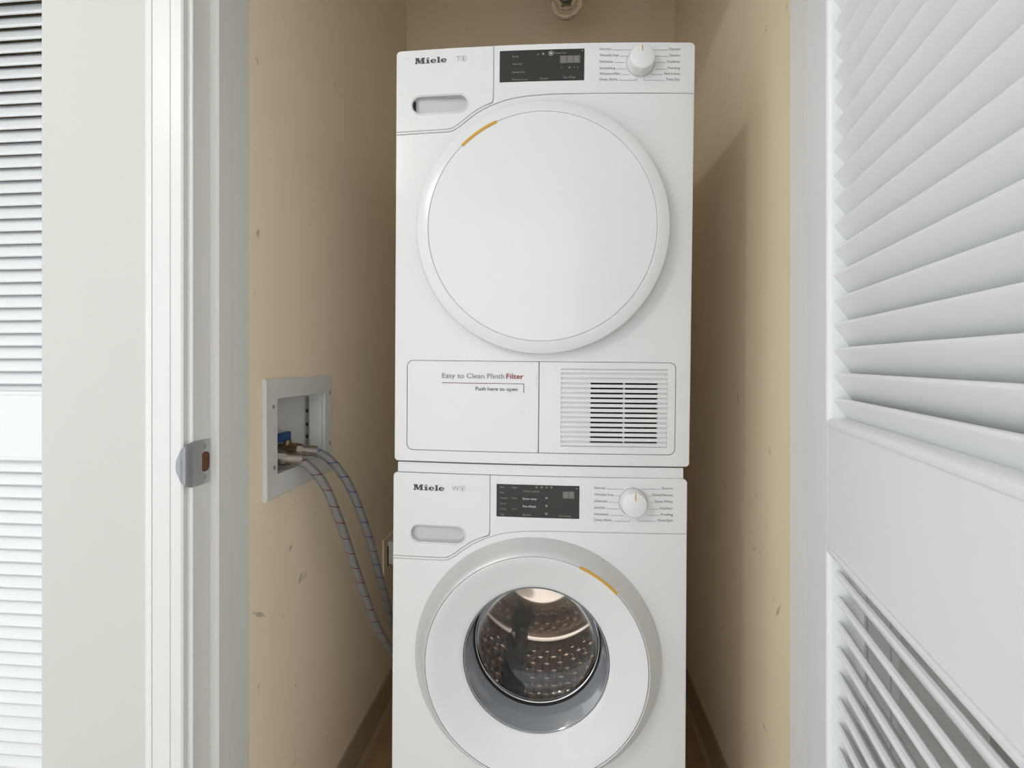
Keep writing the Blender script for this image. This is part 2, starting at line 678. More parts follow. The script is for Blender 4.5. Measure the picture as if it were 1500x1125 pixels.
def casing(name, x_in, s):
    w = 0.068
    prof = [(0, 0), (0, -0.009), (0.003, -0.011), (0.0195, -0.0115), (0.0205, -0.0095), (0.0215, -0.0115), (0.050, -0.0125), (0.051, -0.0105), (0.052, -0.0128),
            (0.062, -0.0115), (0.0665, -0.008), (w, -0.004), (w, 0)]
    b = bmesh.new()
    prism(b, [(x_in + s * p[0], YJ + p[1]) for p in prof], 'z', FLOOR, 2.19)
    return obj(name, b, 'trim', tf)


casing('casing', -0.598, -1)
casing('casing', 0.4114, 1)
b = bmesh.new()
box(b, -0.5978, 0.4112, YJ - 0.0115, YJ, 2.115, 2.183, bev=0.002)
obj('head_casing', b, 'trim', tf)


def jamb(name, xf, s):
    """xf = face the door closes against; stop is 14.6 mm proud from the rabbet back"""
    st = 0.0146
    pr = [(0.0145, YJ), (0.0015, YJ), (0, YJ + 0.0015), (0, 0.807), (-st + 0.002, 0.807), (-st, 0.809), (-st, 0.8425), (-st + 0.0012, 0.8428),
          (-st + 0.0012, 0.8438), (-st, 0.8441), (-st, JE), (0.0145, JE)]
    b = bmesh.new()
    prism(b, [(xf - s * p[0], p[1]) for p in pr], 'z', FLOOR, 2.11)
    return obj(name, b, 'jamb', tf)


jamb('jamb_leg', -0.5896, 1)
jamb('jamb_leg', 0.4030, -1)
b = bmesh.new()
box(b, -0.589, 0.4024, YJ, JE, 2.092, 2.11)
box(b, -0.5745, 0.388, 0.807, 0.8425, 2.08, 2.092)
obj('head_jamb', b, 'jamb', tf)

# strike plate on the left jamb
sp_th = 0.0014
XS = -0.5896
me = bpy.data.meshes.new('sp')
b = bmesh.new()
prism(b, rrect(0.7655, 0.8045, 0.872, 0.946, 0.002, 3), 'x', XS + 0.0002, XS + sp_th)
bmesh.ops.recalc_face_normals(b, faces=b.faces)
b.to_mesh(me); b.free()
cb = bmesh.new()
hole = []
for k in range(28):
    a = 2 * math.pi * k / 28
    c, s_ = math.cos(a), math.sin(a)
    hole.append((0.7925 + 0.0115 * (abs(c) ** 0.55) * (1 if c > 0 else -0.75 + 0.15 * abs(c) ** 8), 0.9085 + 0.0165 * (abs(s_) ** 0.7) * (1 if s_ > 0 else -1)))
prism(cb, hole, 'x', XS - 0.01, XS + 0.02)
me = boolean(me, cb)
spo = obj_me('strike_plate', me, 'metal', tf)
spo['label'] = 'brushed nickel strike plate screwed to left jamb'
# lip bending round to the hall side
b = bmesh.new()
cols = []
sec = [(XS + 0.0012, 0.7665), (XS + 0.0008, 0.759), (XS - 0.003, 0.7535), (XS - 0.009, 0.7505), (XS - 0.0165, 0.7495)]
hh = [0.037, 0.036, 0.033, 0.0255, 0.008]
for (x, y), h in zip(sec, hh):
    cols.append([(x, y, 0.909 + h * (2 * k / 12 - 1)) for k in range(13)])
for off in (0, 1):
    pass
front = [[b.verts.new(p) for p in c] for c in cols]
for A, B in zip(front, front[1:]):
    for k in range(12):
        b.faces.new([A[k], B[k], B[k + 1], A[k + 1]])
bmesh.ops.solidify(b, geom=list(b.faces), thickness=0.0012)
obj('strike_lip', b, 'metal', spo, smooth=40)
b = bx(XS + 0.0001, XS + 0.0005, 0.776, 0.8035, 0.889, 0.927)
obj('latch_hole', b, 'wood', spo)
for zc in (0.9345, 0.8835):
    b = bmesh.new()
    vs = []
    for r, x in ((0.0, 0.0015), (0.0018, 0.0013), (0.0042, 0.0024), (0.0046, 0.0014)):
        vs.append((r, x))
    zl = bmesh.new()
    zlathe(zl, [(0.0046, 0.0), (0.0042, 0.0012), (0.0018, 0.0012), (0.0012, 0.0004), (0, 0.0004)], 18)
    for v in zl.verts:
        x, y, z = v.co
        v.co = (XS + sp_th + z - 0.0003, 0.7915 + x, zc + y)
    b.free()
    obj('screw', zl, 'screw', spo, smooth=40)


# ------------------------------------------------------------------ louvre doors
PITCH = 0.0312


def louvre_door(root, L, front_up, mid=(0.844, 0.996), z0=FLOOR + 0.012, z1=2.075, th=0.036, stile=0.10):
    """local x along the door, visible face at y = 0 (facing -y), thickness to +y.
    front_up: +1 = slat edge on the visible side is the upper one"""
    def part(n, b, m='door', smooth=None):
        return obj(n, b, m, root, smooth)
    part('stile', bx(0, stile, 0, th, z0, z1, bev=0.0015))
    part('stile', bx(L - stile, L, 0, th, z0, z1, bev=0.0015))
    part('bottom_rail', bx(stile, L - stile, 0, th, z0, z0 + 0.14))
    part('middle_rail', bx(stile, L - stile, 0, th, mid[0], mid[1]))
    part('top_rail', bx(stile, L - stile, 0, th, z1 - 0.085, z1))
    fields = [(z0 + 0.14, mid[0]), (mid[1], z1 - 0.085)]
    # slim bead round each louvre field
    for a, c in fields:
        for (xa, xb, za, zb) in ((stile, stile + 0.009, a, c), (L - stile - 0.009, L - stile, a, c)):
            b = bmesh.new()
            s = 1 if xa == stile else -1
            xo = stile if s == 1 else L - stile
            prism(b, [(xo - s * 0.001, -0.0022), (xo + s * 0.004, -0.0035), (xo + s * 0.008, -0.0012), (xo + s * 0.009, 0.003), (xo + s * 0.009, th + 0.001), (xo - s * 0.001, th + 0.001)], 'z', za, zb)
            part('bead', b, smooth=50)
        for zz, s in ((a, 1), (c, -1)):
            b = bmesh.new()
            prism(b, [(-0.0022, zz - s * 0.001), (-0.0035, zz + s * 0.004), (-0.0012, zz + s * 0.008), (0.003, zz + s * 0.009), (th + 0.001, zz + s * 0.009), (th + 0.001, zz - s * 0.001)], 'x', stile, L - stile)
            part('bead', b, smooth=50)
    # one slat mesh, shared
    t = 0.0085
    ang = math.radians(55) * front_up
    half = 0.0225
    prof = []
    for sgn in (1, -1):
        for k in range(5):
            a = math.radians(-90 + 45 * k) if sgn == 1 else math.radians(90 + 45 * k)
            prof.append((sgn * (half - t / 2) + t / 2 * math.cos(a), t / 2 * math.sin(a)))
    b = bmesh.new()
    ca, sa = math.cos(-ang), math.sin(-ang)
    prism(b, [(p[0] * ca - p[1] * sa, p[0] * sa + p[1] * ca) for p in prof], 'x', stile + 0.004, L - stile - 0.004)
    first = None
    for a, c in fields:
        n = round((c - a) / PITCH)
        pit = (c - a) / n
        for k in range(n):
            if first is None:
                first = part('slat', b, smooth=40)
                o = first
            else:
                o = first.copy()
                COL.objects.link(o)
            o.location = (0, th / 2 + 0.001, a + (k + 0.5) * pit - (0.003 if front_up < 0 else 0.0))


# open door on the right: visible face is the one that shuts towards the closet
ang = math.radians(10.9)
d1 = thing('door_1', 'white louvred closet door standing open beside the stacked machines', None, kind='structure')
# local +x runs from hinge towards the camera; visible face normal (-y local) must point left (-X world)
dx = Vector((-math.sin(ang), -math.cos(ang), 0))
ny = Vector((math.cos(ang), -math.sin(ang), 0))     # local +y (thickness) points away to the right
d1.matrix_world = Matrix(((dx.x, ny.x, 0, 0.357), (dx.y, ny.y, 0, 0.77), (0, 0, 1, 0), (0, 0, 0, 1)))
louvre_door(d1, 0.96, 1)
# butt hinges on the hidden hinge edge
for hz in (0.12, 1.0, 1.74):
    b = bmesh.new()
    zlathe(b, [(0, hz - 0.045), (0.006, hz - 0.045), (0.006, hz + 0.045), (0, hz + 0.045)], 12, -0.006, 0.042)
    box(b, -0.002, 0.0, 0.006, 0.042, hz - 0.044, hz + 0.044)
    obj('hinge', b, 'metal', d1)

d2 = thing('door_2', 'white louvred door in the recess beyond the left wall corner', None, loc=(-1.97, 1.105, 0), kind='structure')
louvre_door(d2, 0.86, -1)


# ------------------------------------------------------------------ machines
def logo(bm, x0, z0, W=0.0655, H=0.0118):
    sx, sz = W / 46.0, H / 10.0

    def P(*pts):
        # split along x so the print hugs the bowed front
        flat(bm, [(x0 + p[0] * sx, z0 + p[1] * sz) for p in pts], -0.0006)
    # M
    P((0, 0), (4.6, 0), (4.6, 1.3), (3.3, 1.6), (3.3, 10), (1.3, 10), (1.3, 1.6), (0, 1.3))
    P((0, 10), (0, 8.8), (1.3, 8.5), (6.0, 0.6), (7.6, 0.6), (6.3, 10))
    P((6.0, 0.6), (7.6, 0.6), (12.0, 10), (10.2, 10))
    P((8.8, 0), (15, 0), (15, 1.3), (13.8, 1.6), (13.8, 8.5), (15, 8.8), (15, 10), (10.2, 10), (10.2, 1.6), (8.8, 1.3))
    # i
    P((16.2, 0), (22, 0), (22, 1.2), (20.8, 1.4), (20.8, 6.6), (16.2, 6.6), (16.2, 5.5), (17.4, 5.2), (17.4, 1.4), (16.2, 1.2))
    P((17.4, 7.6), (20.8, 8.2), (20.8, 9.9), (17.4, 9.3))

    def e(cx):
        N = 26
        for k in range(N):
            A = math.radians(2 + 325 * k / N)
            B = math.radians(2 + 325 * (k + 1) / N)
            def ro(a): return (cx + 4.3 * math.cos(a), 3.4 + 3.5 * math.sin(a))
            def ri(a): return (cx + 0.4 + 1.6 * math.cos(a), 3.4 + 2.2 * math.sin(a))
            P(ro(A), ro(B), ri(B), ri(A))
        P((cx - 2.2, 3.0), (cx + 4.3, 3.0), (cx + 4.3, 3.9), (cx - 2.2, 3.9))
    e(27.0)
    # l
    P((32.2, 0), (37.2, 0), (37.2, 1.2), (36.2, 1.4), (36.2, 10), (32.2, 10), (32.2, 8.9), (33.2, 8.6), (33.2, 1.4), (32.2, 1.2))
    e(42.0)


def arc_line(dv):
    return [(-0.298, 0.6666 + dv), (-0.192, 0.6682 + dv), (-0.183, 0.6693 + dv), (-0.1763, 0.6718 + dv), (-0.163, 0.680 + dv), (-0.1497, 0.6904 + dv), (-0.1321, 0.7028 + dv), (-0.1165, 0.7112 + dv),
            (-0.1014, 0.7179 + dv), (-0.0795, 0.7254 + dv), (-0.0577, 0.7305 + dv), (-0.03, 0.7342 + dv), (0.0139, 0.7363 + dv), (0.06, 0.7368 + dv), (0.298, 0.7368 + dv)]


def offset_up(pts, d):
    out = []
    for i, p in enumerate(pts):
        a = Vector(pts[max(i - 1, 0)]); b = Vector(pts[min(i + 1, len(pts) - 1)])
        t = (b - a).normalized()
        out.append((p[0] - t.y * d, p[1] + t.x * d))
    return out


def programme_labels(panel, xl, xr, z_rows_l, z_rows_r, left, right, ends_l, ends_r, hook_z):
    for i, s in enumerate(left):
        b = bmesh.new()
        x0, x1 = put_text(b, s, xl, z_rows_l[i] - 0.0006, 0.0049, bold=0.004)
        z = z_rows_l[i] - 0.0004
        line(b, (x1 + 0.003, z), (ends_l[i], z), 0.0006)
        if i == 5:
            line(b, (ends_l[i], z), (ends_l[i] + 0.0012, z + 0.005), 0.0006)
        solid_print('programme_label', b, 'inkmid', panel)
    for i, s in enumerate(right):
        b = bmesh.new()
        x0, x1 = put_text(b, s, xr, z_rows_r[i] - 0.0006, 0.0049, align='R', bold=0.004)
        z = z_rows_r[i] - 0.0004
        line(b, (ends_r[i], z), (x0 - 0.003, z), 0.0006)
        if i == 5:
            line(b, (ends_r[i], z), (ends_r[i] - 0.0016, z + 0.005), 0.0006)
        solid_print('programme_label', b, 'inkmid', panel)


def knob(root, u, v, mk):
    b = bmesh.new()
    lathe(b, [(0.0, 0.004), (0.0272, 0.004), (0.0272, -0.001), (0.0266, -0.003), (0.0242, -0.0205), (0.0232, -0.0228), (0.0215, -0.0238), (0.0, -0.0244)], 56, u, v)
    for w in b.verts:
        w.co.y -= sag(u)
    k = obj('programme_knob', b, 'whiteplastic', root, smooth=35)
    b = bmesh.new()
    yk = -sag(u)
    prism(b, rrect(mk[0] - 0.00095, mk[0] + 0.00095, mk[1], mk[2], 0.0008, 3), 'y', yk - 0.0246, yk - 0.0236)
    obj('pointer', b, 'gold', k)
    # dark ring of the gap round the knob foot
    b = bmesh.new()
    lathe(b, [(0.0268, 0.002), (0.0283, 0.002), (0.0283, -0.0006), (0.0268, -0.0006)], 56, u, v)
    for w in b.verts:
        w.co.y -= sag(w.co.x) - 0.0004
    obj('knob_collar', b, 'inklight', k)


def make_front(root, H, dv, slot, disp, logo_at, model, kn, front_cut=None, bottom=0.0):
    """drawer front, control panel and lower front panel shared by both machines"""
    al = arc_line(dv)
    g = 0.0008
    seam = -0.0975 if dv == 0 else -0.094
    # lower front panel
    outline = [(0.298, bottom + 0.005), (0.293, bottom), (-0.293, bottom), (-0.298, bottom + 0.005)]
    low = offset_up(al, -g / 2)
    low[0] = (-0.298, low[0][1]); low[-1] = (0.298, low[-1][1])
    outline = [(-0.298, bottom + 0.005), (-0.293, bottom), (0.293, bottom), (0.298, bottom + 0.005)] + low[::-1]
    plate('front_panel', outline, 0.03, 'white', root, bev=0.0014, cutters=front_cut or ())
    # control panel runs down the seam and as a narrow strip under the drawer front
    up = offset_up(al, g / 2)
    up[0] = (-0.298, up[0][1]); up[-1] = (0.298, up[-1][1])
    st = [p for p in offset_up(al, 0.0048) if p[0] < seam - 0.010]
    st[0] = (-0.298, st[0][1])
    top = H
    cp = list(up) + [(0.298, top - 0.006), (0.2945, top - 0.0015), (0.291, top), (seam + g / 2, top), (seam + g / 2, st[-1][1] + 0.0155), (seam - 0.0012, st[-1][1] + 0.0075)] + st[::-1]
    panel = plate('control_panel', cp, 0.03, 'white', root, bev=0.0010)
    st2 = [p for p in offset_up(al, 0.0056) if p[0] < seam - 0.011]
    st2[0] = (-0.298, st2[0][1])
    dr = st2 + [(seam - 0.0024, st2[-1][1] + 0.0080), (seam - g / 2, st2[-1][1] + 0.0160), (seam - g / 2, top), (-0.291, top), (-0.2955, top - 0.002), (-0.298, top - 0.007)]
    x0, x1, z0, z1 = slot
    cut = bmesh.new()
    prism(cut, stadium(x0 + 0.003, x1 - 0.003, z0 + 0.003, z1 - 0.003), 'y', -0.03, 0.024)
    drawer = plate('drawer_front', dr, 0.03, 'white', root, bev=0.0012, cutters=[cut])
    # rim round the slot and its grey recess
    b = bmesh.new()
    so = stadium(x0, x1, z0, z1)
    si = stadium(x0 + 0.0032, x1 - 0.0032, z0 + 0.0032, z1 - 0.0032)
    sm = stadium(x0 + 0.0012, x1 - 0.0012, z0 + 0.0012, z1 - 0.0012)
    L0 = [b.verts.new((p[0], -sag(p[0]) - 0.0002, p[1])) for p in so]
    L1 = [b.verts.new((p[0], -sag(p[0]) - 0.0014, p[1])) for p in sm]
    L2 = [b.verts.new((p[0], -sag(p[0]) + 0.004, p[1])) for p in si]
    n = len(so)
    for A, B in ((L0, L1), (L1, L2)):
        for i in range(n):
            b.faces.new([A[i], A[(i + 1) % n], B[(i + 1) % n], B[i]])
    obj('handle_rim', b, 'whiteplastic', drawer, smooth=30)
    b = bmesh.new()
    sj = stadium(x0 + 0.0034, x1 - 0.0034, z0 + 0.0034, z1 - 0.0034)
    sk = stadium(x0 + 0.006, x1 - 0.006, z0 + 0.006, z1 - 0.004)
    R0 = [b.verts.new((p[0], -sag(p[0]) + 0.0032, p[1])) for p in sj]
    R1 = [b.verts.new((p[0], 0.006, p[1])) for p in sk]
    for i in range(n):
        b.faces.new([R0[i], R0[(i + 1) % n], R1[(i + 1) % n], R1[i]])
    b.faces.new(R1)
    obj('handle_recess', b, 'slot', drawer, smooth=40)
    b = bmesh.new()
    logo(b, *logo_at)
    solid_print('logo', b, 'ink', drawer)
    b = bmesh.new()
    lx, lz = model[1]
    xa, xb = put_text(b, model[0], lx, lz, 0.0105)
    c = (xb + 0.0065, lz + 0.0052)
    ring_flat(b, c, 0.0052, 0.0060)
    put_text(b, '1', c[0] - 0.0018, lz + 0.0014, 0.0075, x1=c[0] + 0.0012)
    solid_print('model_mark', b, 'inklight', drawer)
    # display window
    dx0, dx1, dz0, dz1 = disp
    dp = plate('display', [(dx0, dz0), (dx1, dz0), (dx1, dz1), (dx0, dz1)], 0.004, 'display', root, bev=0.0004, y=-0.0007)
    return panel, dp


def body(root, H, bottom, name='cabinet'):
    b = bmesh.new()
    prism(b, rrect(-0.2965, 0.2965, bottom + 0.002, H - 0.001, 0.006, 4), 'y', 0.034, 0.60)
    return obj(name, b, 'white', root, smooth=30)


# ---- dryer
dry = thing('tumble_dryer', 'white front-loading tumble dryer with plain round door, stacked on top', 'dryer',
            (-0.0398, 1.0234, 0.869), (0.01425, 0.0094, 0.02817))
DH = 0.8357
cut = bmesh.new()
prism(cut, rrect(-0.2725, 0.2695, 0.0228, 0.2072, 0.013), 'y', -0.03, 0.018)
panel, disp = make_front(dry, DH, 0.0, (-0.2668, -0.1478, 0.7042, 0.7442), (-0.0857, 0.0818, 0.7621, 0.8240),
                         (-0.2591, 0.8072), ('T', (-0.1735, 0.8078)), None, front_cut=[cut])
body(dry, DH, 0.0)
# black latch tip inside the drawer slot
b = bmesh.new()
prism(b, [(-0.2585 + 0.0035 * math.cos(a), 0.7245 + 0.0085 * math.sin(a)) for a in [math.radians(90 + 20 * k) for k in range(10)]], 'y', -0.0035, 0.006)
obj('latch_tip', b, 'dark', dry)
programme_labels(panel, 0.1116, 0.2690, (0.8208, 0.8085, 0.7963, 0.7836, 0.7726, 0.7616), (0.8205, 0.8082, 0.7961, 0.7834, 0.7725, 0.7614),
                 ('Normal', 'Wrinkle free', 'Delicates', 'Smoothing', 'Woolens/Silks', 'Dress Shirts'),
                 ('Express', 'Denims', 'Outdoor', 'Proofing', 'Bed Linens', 'Time Dry'),
                 (0.1749, 0.1665, 0.1603, 0.164, 0.1705, 0.1835), (0.2118, 0.2191, 0.2215, 0.2210, 0.2117, 0.1998), 0)
knob(dry, 0.1915, 0.7957, (0.1908, 0.8045, 0.8155))


def dprint(root, items, y=-0.0014):
    for s, x, z, cap, m in items:
        b = bmesh.new()
        put_text(b, s, x, z, cap, y=y)
        solid_print('display_text', b, m, root)


dprint(disp, [('Extra', -0.0600, 0.8095, 0.0042, 'dtext'), ('Normal', -0.0600, 0.7945, 0.0042, 'dtext'), ('Hand Iron', -0.0600, 0.7785, 0.0042, 'dtext'),
              ('Machine Iron', -0.0600, 0.7640, 0.0040, 'dtext'), ('Buzzer', -0.0045, 0.7650, 0.0040, 'dtext'), ('Start/Stop', 0.0405, 0.7662, 0.0042, 'dtext'),
              ('Perfect Dry', 0.0215, 0.8140, 0.0038, 'dtext')])
b = bmesh.new()
flat(b, [(0.0335, 0.7955), (0.0535, 0.7955), (0.0735, 0.7955), (0.0735, 0.8105), (0.0535, 0.8105), (0.0335, 0.8105)], -0.0013)
solid_print('digit_field', b, 'digit', disp)
for k, x in enumerate((0.0365, 0.0495, 0.0620)):
    b = bmesh.new()
    put_text(b, '8', x, 0.7972, 0.0116, x1=x + 0.0082, y=-0.0016)
    solid_print('display_digit', b, 'dtext', disp)
b = bmesh.new()
ring_flat(b, (0.0158, 0.8156), 0.0038, 0.0045, y=-0.0015)
ring_flat(b, (0.0158, 0.8156), 0.0, 0.0018, y=-0.0015)
solid_print('indicator_ring', b, 'dtextlit', disp)

def symbols(root, polys, rings):
    for p in polys:
        b = bmesh.new()
        flat(b, p, -0.0015)
        solid_print('display_symbol', b, 'dtext', root)
    for c, r0, r1 in rings:
        b = bmesh.new()
        ring_flat(b, c, r0, r1, y=-0.0015, seg=14)
        solid_print('display_symbol', b, 'dtext', root)


def rectp(x, z, w, h):
    return [(x, z), (x + w, z), (x + w, z + h), (x, z + h)]


symbols(disp, [[(-0.0115, 0.8128), (-0.0075, 0.8128), (-0.0095, 0.8168)], [(0.0500, 0.7868), (0.0535, 0.7845), (0.0535, 0.7892)],
               rectp(0.0605, 0.7862, 0.003, 0.001), rectp(0.0680, 0.7850, 0.0008, 0.0035), rectp(0.0370, 0.7850, 0.0008, 0.0035)],
        [((0.0005, 0.8150), 0.0, 0.0024), ((0.0775, 0.8190), 0.0, 0.0016)])

# dryer door
DC = 0.469
door = thing('door', None, None)
door.parent = dry
b = bmesh.new()
lathe(b, [(0.236, -0.0020), (0.2385, -0.0190), (0.2455, -0.0225), (0.2470, -0.0250), (0.2473, -0.0290), (0.2462, -0.0318), (0.243, -0.0336), (0.2235, -0.0366), (0.2226, -0.0360), (0.2224, -0.0340), (0.0, -0.0340)], 128, 0, DC)
obj('door_ring', b, 'whiteplastic', door, smooth=30)
b = bmesh.new()
lathe(b, [(0.2218, -0.0335), (0.2218, -0.0362), (0.2208, -0.0371), (0.20, -0.0378), (0.15, -0.0390), (0.08, -0.0400), (0.0, -0.0403)], 128, 0, DC)
obj('door_panel', b, 'white', door, smooth=30)


def arc_bar(name, cx, cz, r0, r1, a0, a1, y0, y1, m, parent, seg=20):
    b = bmesh.new()
    pts = [(cx + r1 * math.cos(math.radians(a0 + (a1 - a0) * k / seg)), cz + r1 * math.sin(math.radians(a0 + (a1 - a0) * k / seg))) for k in range(seg + 1)]
    pts += [(cx + r0 * math.cos(math.radians(a1 - (a1 - a0) * k / seg)), cz + r0 * math.sin(math.radians(a1 - (a1 - a0) * k / seg))) for k in range(seg + 1)]
    prism(b, pts, 'y', y0, y1)
    return obj(name, b, m, parent)


arc_bar('handle_strip', 0, DC, 0.2192, 0.2242, 113.5, 134.5, -0.0386, -0.033, 'gold', door)

# plinth filter cover and condenser grille
pc = plate('filter_cover', rrect(-0.2717, -0.0022, 0.0236, 0.2064, 0.0122, 6, (1, 0, 0, 1)), 0.015, 'white', dry, bev=0.0010, y=0.0008)
b = bmesh.new()
put_text(b, 'Easy to Clean Plinth', -0.1984, 0.1718, 0.0098, x1=-0.0715)
solid_print('lettering', b, 'inkmid', pc)
b = bmesh.new()
put_text(b, 'Filter', -0.0673, 0.1718, 0.0098, x1=-0.0325, bold=0.012)
solid_print('lettering', b, 'red', pc)
b = bmesh.new()
put_text(b, 'Push here to open', -0.1294, 0.1473, 0.0072, x1=-0.0446, bold=0.006)
solid_print('lettering', b, 'ink', pc)
b = bmesh.new()
line(b, (-0.1984, 0.1618), (-0.0317, 0.1618), 0.0011)
line(b, (-0.0320, 0.1622), (-0.0320, 0.1455), 0.0011)
flat(b, [(-0.0334, 0.1456), (-0.0320, 0.1437), (-0.0306, 0.1456)])
solid_print('guide_line', b, 'redink', pc)
b = bmesh.new()
line(b, (-0.0065, 0.182), (-0.0065, 0.157), 0.0006)
solid_print('fine_print', b, 'inklight', pc)
b = bmesh.new()
lathe(b, [(0.0125, -0.0102), (0.0105, -0.0106), (0.009, -0.0108), (0.0, -0.0100)], 32, -0.0286, 0.1135)
for v in b.verts:
    v.co.y += 0.0004
obj('push_spot', b, 'white', pc, smooth=60)

cuts = bmesh.new()
prism(cuts, rrect(0.0422, 0.2530, 0.0375, 0.1930, 0.001, 2), 'y', -0.03, 0.004)
holes = bmesh.new()
GP = (0.1930 - 0.0375) / 16.0
for k in range(13):
    zc = 0.1930 - GP * (3 + k)
    for (a, c) in ((0.1012, 0.1660), (0.1690, 0.2340)):
        box(holes, a, c, -0.03, 0.05, zc - 0.0032, zc + 0.0032)
gp = plate('grille_panel', rrect(-0.0008, 0.2687, 0.0236, 0.2064, 0.0122, 6, (0, 1, 1, 0)), 0.012, 'white', dry, bev=0.0010, y=0.0008, cutters=[cuts, holes])
for k in range(16):
    za = 0.1930 - GP * (k + 1) + 0.0017
    zb = 0.1930 - GP * k - 0.0017
    b = bmesh.new()
    steps = 8
    pr = [(0.0035, za), (-0.0006, za), (-0.0014, za + 0.001), (-0.0014, zb - 0.0012), (-0.0004, zb), (0.0035, zb)]
    rows = []
    for i in range(steps + 1):
        x = 0.0426 + (0.2526 - 0.0426) * i / steps
        rows.append([b.verts.new((x, y - sag(x) + 0.0018, z)) for y, z in pr])
    for A, B in zip(rows, rows[1:]):
        for i in range(len(pr)):
            b.faces.new([A[i], A[(i + 1) % len(pr)], B[(i + 1) % len(pr)], B[i]])
    b.faces.new(rows[0]); b.faces.new(rows[-1][::-1])
    obj('grille_slat', b, 'white', gp, smooth=30)
# dark plate whose colour stands in for the shade inside the openings
plate('vent_shade_plate', [(0.095, 0.045), (0.24, 0.045), (0.24, 0.172), (0.095, 0.172)], 0.003, 'dark', gp, bev=0.0003, y=0.0140)

# ---- stacking kit
sk = thing('stacking_kit', 'white stacking strip between the dryer and the washing machine', 'stacking kit', (-0.0435, 1.036, 0.842), (0, 0.0075, 0.015))
b = bmesh.new()
prism(b, rrect(-0.290, 0.290, 0.003, 0.0235, 0.002, 2), 'y', -0.006, 0.55)
for v in b.verts:
    pass
me_k = bpy.data.meshes.new('k')
bmesh.ops.recalc_face_normals(b, faces=b.faces)
b.to_mesh(me_k); b.free()
bow(me_k)
obj_me('kit_frame', me_k, 'white', sk, 30)

# ---- washer
wash = thing('washing_machine', 'white front-loading washing machine with glass porthole under the dryer', 'washing machine',
             (-0.0495, 1.0262, 0.014), (0, 0.00574, 0.0079))
WH = 0.8303
WC = 0.462
cut = bmesh.new()
lathe(cut, [(0, -0.05), (0.205, -0.05), (0.205, 0.06), (0, 0.06)], 64, 0, WC)
panel, disp = make_front(wash, WH, -0.0155, (-0.2618, -0.1428, 0.6859, 0.7260), (-0.0807, 0.0857, 0.7477, 0.8135),
                         (-0.2546, 0.7950), ('W', (-0.1730, 0.7965)), None, front_cut=[cut], bottom=-0.05)
me = bpy.data.meshes.new('cabinet')
b = bmesh.new()
prism(b, rrect(-0.2965, 0.2965, -0.05, WH - 0.001, 0.006, 4), 'y', 0.034, 0.60)
bmesh.ops.recalc_face_normals(b, faces=b.faces)
b.to_mesh(me); b.free()
cut = bmesh.new()
lathe(cut, [(0, 0.0), (0.252, 0.0), (0.252, 0.56), (0, 0.56)], 64, 0, WC)
me = boolean(me, cut)
obj_me('cabinet', me, 'white', wash, 30)
for sx in (-0.25, 0.25):
    for y in (0.07, 0.55):
        b = bmesh.new()
        zlathe(b, [(0, -0.103), (0.022, -0.103), (0.024, -0.096), (0.010, -0.090), (0.010, -0.045), (0, -0.045)], 20, sx, y)
        obj('foot', b, 'gasket', wash, smooth=40)
programme_labels(panel, 0.115, 0.2698, (0.8090, 0.7956, 0.7827, 0.7698, 0.7568, 0.7453), (0.8102, 0.7969, 0.7838, 0.7706, 0.7581, 0.7466),
                 ('Normal', 'Wrinkle Free', 'Delicates', 'Sanitize', 'Handwash', 'Dress Shirts'),
                 ('Express', 'Darks/Denims', 'Extra White', 'Outdoor', 'Proofing', 'Drain/Spin'),
                 (0.1735, 0.1660, 0.1630, 0.1650, 0.1730, 0.1850), (0.2085, 0.2200, 0.2265, 0.2260, 0.2190, 0.2025), 0)
b = bmesh.new()
ring_flat(b, (0.1925, 0.8115), 0.0013, 0.0020, seg=16)
line(b, (0.1925, 0.8115), (0.1925, 0.8145), 0.0006)
solid_print('power_symbol', b, 'inklight', panel)
knob(wash, 0.1915, 0.7835, (0.1930, 0.7925, 0.8060))
c1 = ('Sani', 'Hot', 'Warm', 'Cool', 'Cold', 'Tap')
items = []
for i, s in enumerate(c1):
    items.append((s, -0.0735, 0.8060 - 0.0110 * i, 0.0040, 'dtext'))
for i, s in enumerate(('High', 'Med', 'Low')):
    items.append((s, -0.0495, 0.8060 - 0.0215 * i, 0.0040, 'dtext'))
items += [('Heavy soiled', -0.0270, 0.7990, 0.0044, 'dtext'), ('Extra rinse', -0.0270, 0.7835, 0.0044, 'dtextlit'), ('Pre-Wash', -0.0270, 0.7680, 0.0046, 'dtextlit'),
          ('Buzzer', -0.0270, 0.7515, 0.0042, 'dtext'), ('Start/Stop', 0.0445, 0.7512, 0.0042, 'dtext')]
dprint(disp, items)
b = bmesh.new()
flat(b, [(0.0525, 0.7880), (0.0640, 0.7880), (0.0755, 0.7880), (0.0755, 0.8025), (0.0640, 0.8025), (0.0525, 0.8025)], -0.0013)
solid_print('digit_field', b, 'digit', disp)
for x in (0.0545, 0.0660):
    b = bmesh.new()
    put_text(b, '8', x, 0.7897, 0.0112, x1=x + 0.0078, y=-0.0016)
    solid_print('display_digit', b, 'dtext', disp)
symbols(disp, [rectp(0.0180, z, 0.0045, 0.0042) for z in (0.7862, 0.7705, 0.7545)],
        [((x, 0.8095), 0.0008, 0.0020) for x in (0.0, 0.0105, 0.0205, 0.0300)] + [((0.0805, 0.8085), 0.0, 0.0015)])

